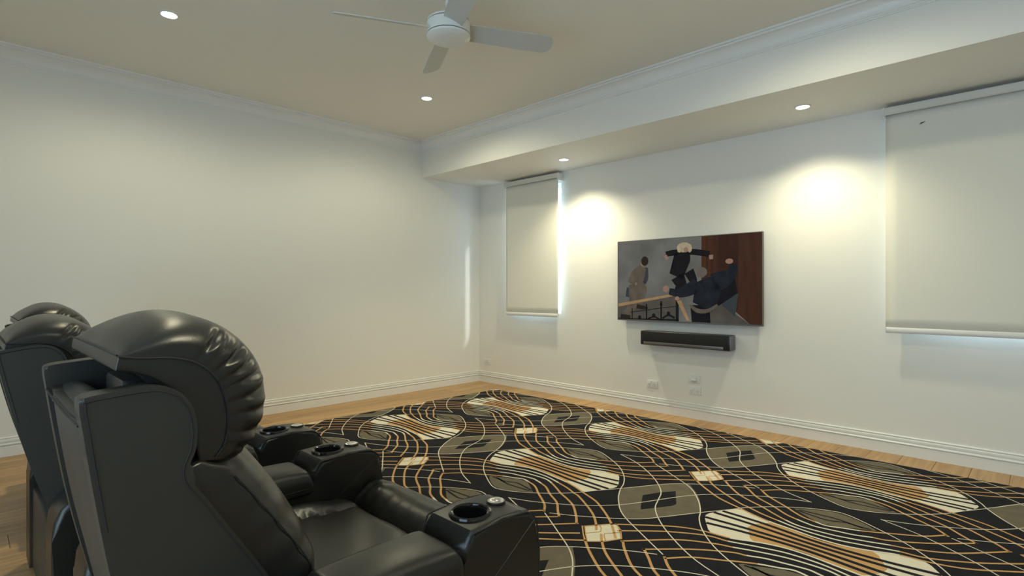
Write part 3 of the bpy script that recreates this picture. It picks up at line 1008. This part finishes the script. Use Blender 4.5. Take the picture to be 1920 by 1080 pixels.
# jumping figure in dark clothes with fair hair
flat('picture_dark_coat', 4, [limb([(.475, .16, .040), (.49, .24, .060), (.475, .36, .050), (.45, .46, .052)]), limb([(.46, .17, .020), (.42, .175, .020), (.375, .185, .018)]),
                              limb([(.53, .17, .020), (.59, .18, .020), (.68, .21, .020)]), limb([(.46, .46, .050), (.49, .56, .036), (.52, .68, .022)]), limb([(.54, .40, .035), (.57, .50, .025), (.575, .55, .02)])], 'dark', scr)
flat('picture_fair_hair', 6, [blob(.505, .115, .050, .060), blob(.475, .13, .018, .045), blob(.545, .13, .016, .05)], 'hairb', scr)
flat('picture_face', 7, [blob(.520, .145, .016, .030)], 'skin', scr)
for hnd in ([(.372, .20, .012), (.385, .25, .010)], [(.688, .22, .014), (.690, .27, .011)]): flat('picture_hand', 7, [limb(hnd)], 'skin', scr)
# figure in a dark jacket seen from behind, arms raised
flat('picture_jacket', 8, [limb([(.635, .50, .05), (.66, .62, .085), (.655, .72, .078), (.63, .82, .07)]), limb([(.60, .56, .045), (.54, .62, .042), (.47, .66, .030), (.40, .64, .022)]),
                           limb([(.70, .54, .06), (.77, .50, .055), (.825, .42, .030), (.828, .33, .024)])], 'navy', scr)
flat('picture_jacket_skirt', 7, [[(.66, .60), (.84, .50), (.855, .66), (.74, .80), (.66, .84)], [(.55, .80), (.68, .80), (.685, 1), (.56, 1)]], 'dark', scr)
flat('picture_shirt_hem', 9, [limb([(.545, .80, .008), (.60, .865, .014), (.67, .86, .012), (.73, .79, .006)])], 'tan', scr)
flat('picture_grey_head', 9, [blob(.628, .415, .036, .058), blob(.620, .45, .03, .03)], 'hairg', scr)
for hnd in (blob(.375, .61, .022, .040), blob(.805, .30, .024, .030)): flat('picture_hand', 10, [hnd], 'skin', scr)
# stair rail and ironwork
flat('picture_handrail', 5, [[(0, .800), (.42, .672), (.435, .695), (0, .840)]], 'rail', scr)
flat('picture_newel_rail', 11, [[(.455, .755), (.485, .745), (.545, .985), (.525, .985)]], 'rail', scr)
flat('picture_newel_hand', 12, [blob(.458, .725, .016, .026)], 'skin', scr)
iron = [rect(.224, .234, .80, 1), rect(.335, .347, .76, 1), rect(.448, .468, .72, 1), rect(.112, .120, .86, 1)]
iron += [limb([(.10, .91, .0025), (.23, .875, .0025), (.34, .845, .0025), (.45, .82, .0025)])]
iron += [blob(a, b, .013, .026) for a, b in ((.175, .97), (.285, .94), (.395, .91), (.455, .60))]
iron += [limb([(.24, .985, .006), (.285, .955, .005), (.33, .985, .006)]), limb([(.35, .97, .007), (.395, .93, .006), (.44, .96, .008)]), limb([(0, .995, .004), (.47, .985, .006)])]
iron += [blob(.229, .85, .009, .018), blob(.341, .80, .010, .02)]
flat('picture_ironwork', 9, iron, 'iron', scr)

sb = thing('soundbar', 'long black soundbar on the wall just below the television', 'soundbar', (2.920, 0.0, 0.660))
HB = 0.436
box('body', -HB, HB, -0.130, -0.012, 0.0, 0.135, 'black', sb, 0.010, 3)
box('wall_mount', -0.3, 0.3, -0.012, 0.0, 0.03, 0.10, 'black', sb)
box('grille', -HB + 0.012, HB - 0.012, -0.1325, -0.129, 0.010, 0.128, 'grille', sb, 0.001)
for s_ in (-1, 1):
    box('end_cap', s_ * HB - 0.008 if s_ > 0 else s_ * HB - 0.002, s_ * HB + 0.002 if s_ > 0 else s_ * HB + 0.008, -0.125, -0.02, 0.006, 0.129, 'alu', sb, 0.003)
strip = box('front_strip', -HB + 0.035, HB - 0.055, -0.1345, -0.131, 0.008, 0.033, 'alu', sb, 0.001)
fc = bpy.data.curves.new('lettering', 'FONT')
fc.body = 'SONOS'
fc.size = 0.016
fc.align_x = 'CENTER'
fc.space_character = 1.25
tmp = bpy.data.objects.new('lettering', fc); C.objects.link(tmp)
bpy.context.view_layer.update()
lm = bpy.data.meshes.new_from_object(tmp.evaluated_get(bpy.context.evaluated_depsgraph_get()))
bpy.data.objects.remove(tmp, do_unlink=True)
lm.materials.clear(); lm.materials.append(M['black'])
lt = bpy.data.objects.new('lettering', lm); C.objects.link(lt)
lt.parent = strip
lt.location = (-0.02, -0.1350, 0.0145)
lt.rotation_euler = (PI / 2, 0, 0)

# ================================================================== ROLLER BLINDS
def blind(label, x0, x1, zb):
    t = thing('roller_blind', label, 'blind', ((x0 + x1) / 2, 0, zb), 0, 'roller blinds on the screen wall')
    w = (x1 - x0) / 2
    top = 2.497 - zb
    bm = bmesh.new()      # cassette with rounded lower front edge
    prism_x(bm, [(0, top), (-.094, top), (-.102, top - .006), (-.102, top - .050), (-.096, top - .056), (-.088, top - .056), (-.088, top - .012), (0, top - .012)], -w - .004, w + .004, 0)
    obj('headbox', bm, 'blindrail', t)
    bm = bmesh.new()
    n = 24
    tube(bm, [(-w + .02, -.052, top - .040), (w - .02, -.052, top - .040)], 0.022, 20)
    obj('roller', bm, 'blind', t)
    for s_ in (-1, 1):
        a = s_ * (w + .004)
        bm = bmesh.new()
        prism_x(bm, [(0, top + .002), (-.104, top + .002), (-.106, top - .058), (-.094, top - .072), (-.070, top - .080), (0, top - .080)], min(a, a + s_ * .008), max(a, a + s_ * .008), .0015, 2)
        obj('end_bracket', bm, 'white', t)
    # fabric
    rows = []
    for i in range(25):
        x_ = -w + 2 * w * i / 24
        rows.append([Vector((x_, -.074 + .0012 * math.sin(x_ * 5.0) * (1 - j / 20), .03 + (top - .065) * j / 20)) for j in range(21)])
    bm = bmesh.new(); grid(bm, rows)
    f = obj('fabric', bm, 'blind', t)
    md = f.modifiers.new('thickness', 'SOLIDIFY'); md.thickness = 0.0008
    bm = bmesh.new()
    hp = [(-.074 + .0085 * math.cos(q * PI / 8), .020 + .020 * math.sin(q * PI / 8)) for q in range(16)]
    prism_x(bm, hp, -w - .001, w + .001, 0)
    h = obj('hem_bar', bm, 'white', t)
    for s_ in (-1, 1):
        box('end_cap', s_ * w - .004, s_ * w + .004, -.084, -.064, 0, .041, 'white', h)
    return t
blind('narrow cream roller blind pulled down over the window by the corner', 0.575, 1.400, 0.880)
blind('wide cream roller blind pulled down at the right of the television', 4.465, 6.30, 0.880)

# tiny dark insect on the wide blind
ins = thing('insect', 'tiny dark insect resting on the upper part of the wide blind', 'insect', (4.681, -0.0752, 2.349))
bm = bmesh.new()
tube(bm, [(-.010, -.002, -.004), (-.004, -.004, -.001), (.003, -.004, .001), (.008, -.003, .003)], 0.0028, 6)
obj('body', bm, 'black', ins)
for a, b in ((-.006, -.018), (-.001, -.012), (.004, .016)):
    bm = bmesh.new(); tube(bm, [(a, -.003, 0), ((a + b) / 2, -.003, .003 if b < 0 else .006), (b, -.001, -.010 if b < 0 else .005)], 0.0011, 4)
    obj('leg', bm, 'black', ins)

# ================================================================== POWER POINTS
def outlet(x_, z_, label, kind):
    t = thing('power_outlet', label, 'power outlet', (x_, 0, z_), 0, 'power outlets on the screen wall')
    w, h = (0.058, 0.037)
    plate = box('plate', -w, w, -0.009, 0.0, -h, h, 'white', t, 0.003)
    if kind == 'double':
        for sx in (-1, 1):
            for (du, dv, rz) in ((-.0075, .004, .5), (.0075, .004, -.5), (0, -.012, 0)):
                bm = bmesh.new()
                bx(bm, -.0011, .0011, -.0102, -.0088, -.0045, .0045)
                bmesh.ops.rotate(bm, verts=bm.verts[:], cent=(0, 0, 0), matrix=Matrix.Rotation(rz, 3, 'Y'))
                bmesh.ops.translate(bm, verts=bm.verts[:], vec=(sx * .030 + du, 0, dv - .006))
                obj('socket_slot', bm, 'gap', plate, smooth=False)
            box('switch', sx * .014 - .006, sx * .014 + .006, -.0135, -.0085, .014, .026, 'white', plate, .0015)
    if kind == 'data':
        box('socket', -.018, .018, -.0105, -.0085, -.014, .014, 'grey', plate, .001)
        box('socket_insert', -.012, .012, -.012, -.010, -.009, .009, 'white', plate, .001)
    if kind == 'cover':
        bm = bmesh.new()
        prism_x(bm, [(-.008, .016), (-.022, .010), (-.030, -.004), (-.030, -.014), (-.008, -.014)], -.026, .026, .004, 2)
        obj('hood', bm, 'white', plate)
        box('hood_opening', -.022, .022, -.028, -.010, -.0165, -.0135, 'gap', plate)
    return t
outlet(0.165, 0.265, 'small white wall socket low on the wall by the room corner', 'data')
outlet(2.540, 0.266, 'white double power point low on the wall left of the other two', 'double')
outlet(2.973, 0.364, 'white wall plate with hooded cable outlet above a power point', 'cover')
outlet(2.981, 0.258, 'white double power point directly below the hooded wall plate', 'double')

# ================================================================== CEILING FAN
FZ = 2.66
fan = thing('ceiling_fan', 'white four-bladed ceiling fan with round motor housing', 'ceiling fan', (2.86, -2.80, 0))
bm = bmesh.new(); lathe(bm, [(0.0, ZC), (0.075, ZC), (0.075, ZC - .03), (0.055, ZC - .065), (0.02, ZC - .075), (0, ZC - .075)], 32)
obj('canopy', bm, 'fan', fan)
bm = bmesh.new(); lathe(bm, [(0.0, ZC - .06), (0.018, ZC - .06), (0.018, 2.70), (0.0, 2.70)], 20)
obj('downrod', bm, 'fan', fan)
bm = bmesh.new(); lathe(bm, [(0.0, 2.755), (0.04, 2.755), (0.095, 2.745), (0.121, 2.725), (0.121, 2.7165), (0.0, 2.7165)], 48)
obj('upper_cap', bm, 'fan', fan)
bm = bmesh.new(); lathe(bm, [(0.0, 2.7165), (0.1175, 2.7165), (0.1175, 2.635), (0.0, 2.635)], 48)
obj('core', bm, 'gap', fan)
bm = bmesh.new(); lathe(bm, [(0.0, 2.713), (0.123, 2.711), (0.1245, 2.709), (0.1245, 2.6485), (0.123, 2.647), (0.0, 2.647)], 48)
obj('motor_housing', bm, 'fan', fan)
bm = bmesh.new(); lathe(bm, [(0.0, 2.6415), (0.1235, 2.6415), (0.1245, 2.639), (0.1225, 2.630), (0.112, 2.622), (0.085, 2.612), (0.05, 2.6055), (0.0, 2.603)], 48)
obj('lower_cover', bm, 'fan', fan)
blade_me = None
for k in range(4):
    if blade_me is None:
        bm = bmesh.new()
        out = [(0.10, -0.055), (0.20, -0.060), (0.40, -0.064), (0.56, -0.066), (0.605, -0.062), (0.628, -0.045), (0.636, -0.015), (0.634, 0.020), (0.622, 0.046), (0.600, 0.060), (0.56, 0.064), (0.40, 0.064), (0.20, 0.060), (0.10, 0.055)]
        for zz in (-0.003, 0.003):
            pass
        a = [bm.verts.new((x_, y_, -.003)) for x_, y_ in out]
        b = [bm.verts.new((x_, y_, .003)) for x_, y_ in out]
        bm.faces.new(a); bm.faces.new(b[::-1])
        for i in range(len(out)):
            bm.faces.new((a[i], b[i], b[(i + 1) % len(out)], a[(i + 1) % len(out)]))
        bmesh.ops.recalc_face_normals(bm, faces=bm.faces[:])
        blade_me = bpy.data.meshes.new('blade'); bm.to_mesh(blade_me); bm.free()
        blade_me.materials.append(M['fanblade'])
    o = bpy.data.objects.new('blade', blade_me); C.objects.link(o)
    o.parent = fan
    o.rotation_mode = 'XYZ'
    o.rotation_euler = (math.radians(-22), 0, math.radians(62.8 + 90 * k))
    o.location = (0, 0, 2.676)
